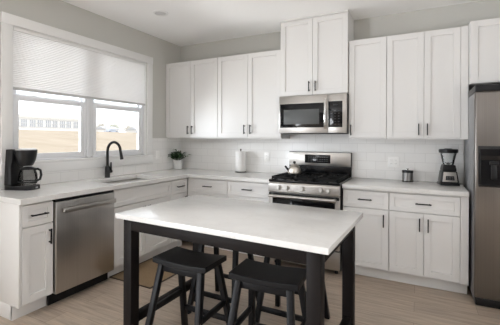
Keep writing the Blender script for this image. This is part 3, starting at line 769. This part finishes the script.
plate('light_switch', 'white switch plate on the tile right of the window', 'switch', (.0092, -.500, 1.137), Q, .075, .118, 1, 'switch')
plate('power_outlet', 'white single outlet on the tile left of the range', 'outlet', (1.447, -.0092, 1.128), 0, .072, .118, 1, 'outlet')
plate('power_outlet', 'white double outlet on the tile above the canister', 'outlet', (2.987, -.0092, 1.118), 0, .118, .118, 2, 'outlet')

# ------------------------------------------------------------------ outside the window
bm = B()
prof = [(-.14, -.40), (-6, -.45), (-14, -.10), (-30, 1.25), (-44, 2.35), (-60, 2.75), (-160, 3.6)]
ys = [-40, -10, 10, 25, 45, 70, 110, 160]
G = [[bm.verts.new((x, y, z)) for y in ys] for x, z in prof]
for i in range(len(prof)-1):
    for j in range(len(ys)-1): bm.faces.new((G[i][j], G[i+1][j], G[i+1][j+1], G[i][j+1]))
bmesh.ops.recalc_face_normals(bm, faces=bm.faces)
if bm.faces[0].normal.z < 0: bmesh.ops.reverse_faces(bm, faces=bm.faces)
struct(obj('ground', bm, FIELD, smooth=80), 'pale dry grass field rising beyond the window', 'field')

XB = -80.0
k = 83.24/63.24
def by(y): return -4.03+(y+4.03)*k
def bz(z): return 1.372+(z-1.372)*k
sc = thing('school_building', 'long pale low building with grey window bays beyond the field', 'building', (XB, by(36), bz(2.6)))
def P(y0, y1, z0, z1, x0=0, x1=.1): return (x0, x1, by(y0)-by(36), by(y1)-by(36), bz(z0)-bz(2.6), bz(z1)-bz(2.6))
YE = 43.2
bm = B(); box(bm, *P(22, YE, 2.3, 4.95, -12, 0)); obj('wall', bm, OUTW, sc, smooth=0)
bm = B(); box(bm, *P(21.9, YE+.1, 4.95, 5.45, -12.3, .25)); obj('roof', bm, OUTR, sc, smooth=0)
y = 28.9
for g in range(5):
    for q in range(2):
        y0 = y+g*2.85+q*1.32; bm = B(); gp = B()
        if y0+1.1 > YE: continue
        box(gp, *P(y0, y0+1.05, 3.35, 4.68, .0, .06)); 
        for u in (0, .35, .70, 1.05): box(bm, *P(y0+u-.06, y0+u+.06, 3.30, 4.73, .02, .12))
        for zz in (3.33, 4.0, 4.70): box(bm, *P(y0-.05, y0+1.1, zz-.05, zz+.05, .02, .12))
        wf = obj('window', bm, OUTW, sc, smooth=0); obj('pane', gp, OUTG, wf, smooth=0)
# trees, houses, cars, poles seen in the right-hand pane
def crown(bm, c, r, n, sz, squash=.8):
    for _ in range(n):
        v = Vector((random.gauss(0, 1), random.gauss(0, 1), random.gauss(0, 1))).normalized()*r*random.uniform(.35, 1)
        v.z *= squash; p = Vector(c)+v; d = Vector((random.gauss(0, 1), random.gauss(0, 1), random.gauss(0, .6))).normalized()
        s = d.orthogonal().normalized()*sz*.5; e = d*sz*.8
        bm.faces.new([bm.verts.new(p-s), bm.verts.new(p+e*.5-s*.1), bm.verts.new(p+e), bm.verts.new(p+s)])
def tree(y, r, h, m, lab, x=-95):
    kk = (3.24-x)/63.24; yy = -4.03+(y+4.03)*kk; z0 = 3.05
    t_ = thing('tree', lab, 'tree', (x, yy, z0), 0, 'hazy trees beyond the field')
    b = B(); tube(b, [(0, 0, -.6), (.05, 0, h*.4), (0, .05, h*.75)], [.16, .12, .05], 8); obj('trunk', b, BARK, t_)
    b = B(); crown(b, (0, 0, h*.68), r, 420, r*.28); obj('crown', b, m, t_, smooth=0)
tree(46.8, 2.1, 3.6, LEAFOUT2, 'pale hazy tree beside the end of the school building', -104)
tree(50.5, 2.6, 3.4, LEAFOUT, 'pale green tree behind the left pole', -110)
tree(55.2, 2.5, 3.2, LEAFOUT2, 'tan bare tree between the two poles', -112)
tree(64.5, 2.8, 3.6, LEAFOUT, 'pale green tree at the right end of the view outside', -106)
tree(69.5, 2.8, 4.0, LEAFOUT2, 'last hazy tree at the right edge of the window', -110)
def house(y0, y1, lab, x=-92):
    kk = (3.24-x)/63.24; a = -4.03+(y0+4.03)*kk; c = -4.03+(y1+4.03)*kk; wd = c-a
    t_ = thing('house', lab, 'house', (x, a, 2.85))
    b = B(); box(b, -6, 0, 0, wd, 0, 1.5); obj('wall', b, OUTW, t_, smooth=0)
    b = B(); prism(b, [(-6.4, 1.5), (.4, 1.5), (-3, 2.6)], 'y', -.3, wd+.3); obj('roof', b, mat('pale_shingle', (.47, .47, .48), .9), t_, smooth=0)
    b = B(); box(b, .0, .05, wd*.3, wd*.45, .5, 1.1); box(b, .0, .05, wd*.6, wd*.75, .5, 1.1); obj('window', b, OUTG, t_, smooth=0)
house(48.3, 52.0, 'small pale house right of the left pole outside')
house(57.8, 62.6, 'small pale house right of the second pole outside')
def car(y, lab, m, x=-84):
    kk = (3.24-x)/63.24; yy = -4.03+(y+4.03)*kk
    t_ = thing('car', lab, 'car', (x, yy, 2.93), 0, 'cars parked beyond the field')
    b = B(); prism(b, [(-2.1, .25), (2.1, .25), (2.15, .62), (1.25, .75), (.75, 1.2), (-.95, 1.22), (-1.5, .78), (-2.15, .68)], 'x', -.85, .85, .05); obj('body', b, m, t_)
    for q in (-1.3, 1.3):
        b = B(); cyl(b, (.70, q, .30), (.9, q, .30), .30, 16); obj('wheel', b, BLACKP, t_)
    b = B(); prism(b, [(-1.25, .80), (1.05, .80), (.68, 1.12), (-.9, 1.14)], 'x', .851, .87); obj('side_window', b, OUTG, t_)
car(49.8, 'blue-grey car parked left outside the right window pane', CARM)
car(59.4, 'blue-grey car parked in the middle beyond the right window pane', CARM)
car(64.2, 'pale grey car parked rightmost beyond the field', mat('pale_car_paint', (.42, .43, .46), .35))
for y, h_, lab in ((48.2, 5.2, 'left thin utility pole outside the right window pane'), (58.0, 4.4, 'right thin utility pole outside the right window pane')):
    kk = (3.24+82)/63.24; b = B(); cyl(b, (0, 0, -.3), (0, 0, h_), .10, 10, .07); bar(b, (0, -.7, h_-.5), (0, .7, h_-.5), .1, .1, .01)
    tag(obj('utility_pole', b, POLE, loc=(-82, -4.03+(y+4.03)*kk, 2.95)), lab, 'pole', 'utility poles outside')
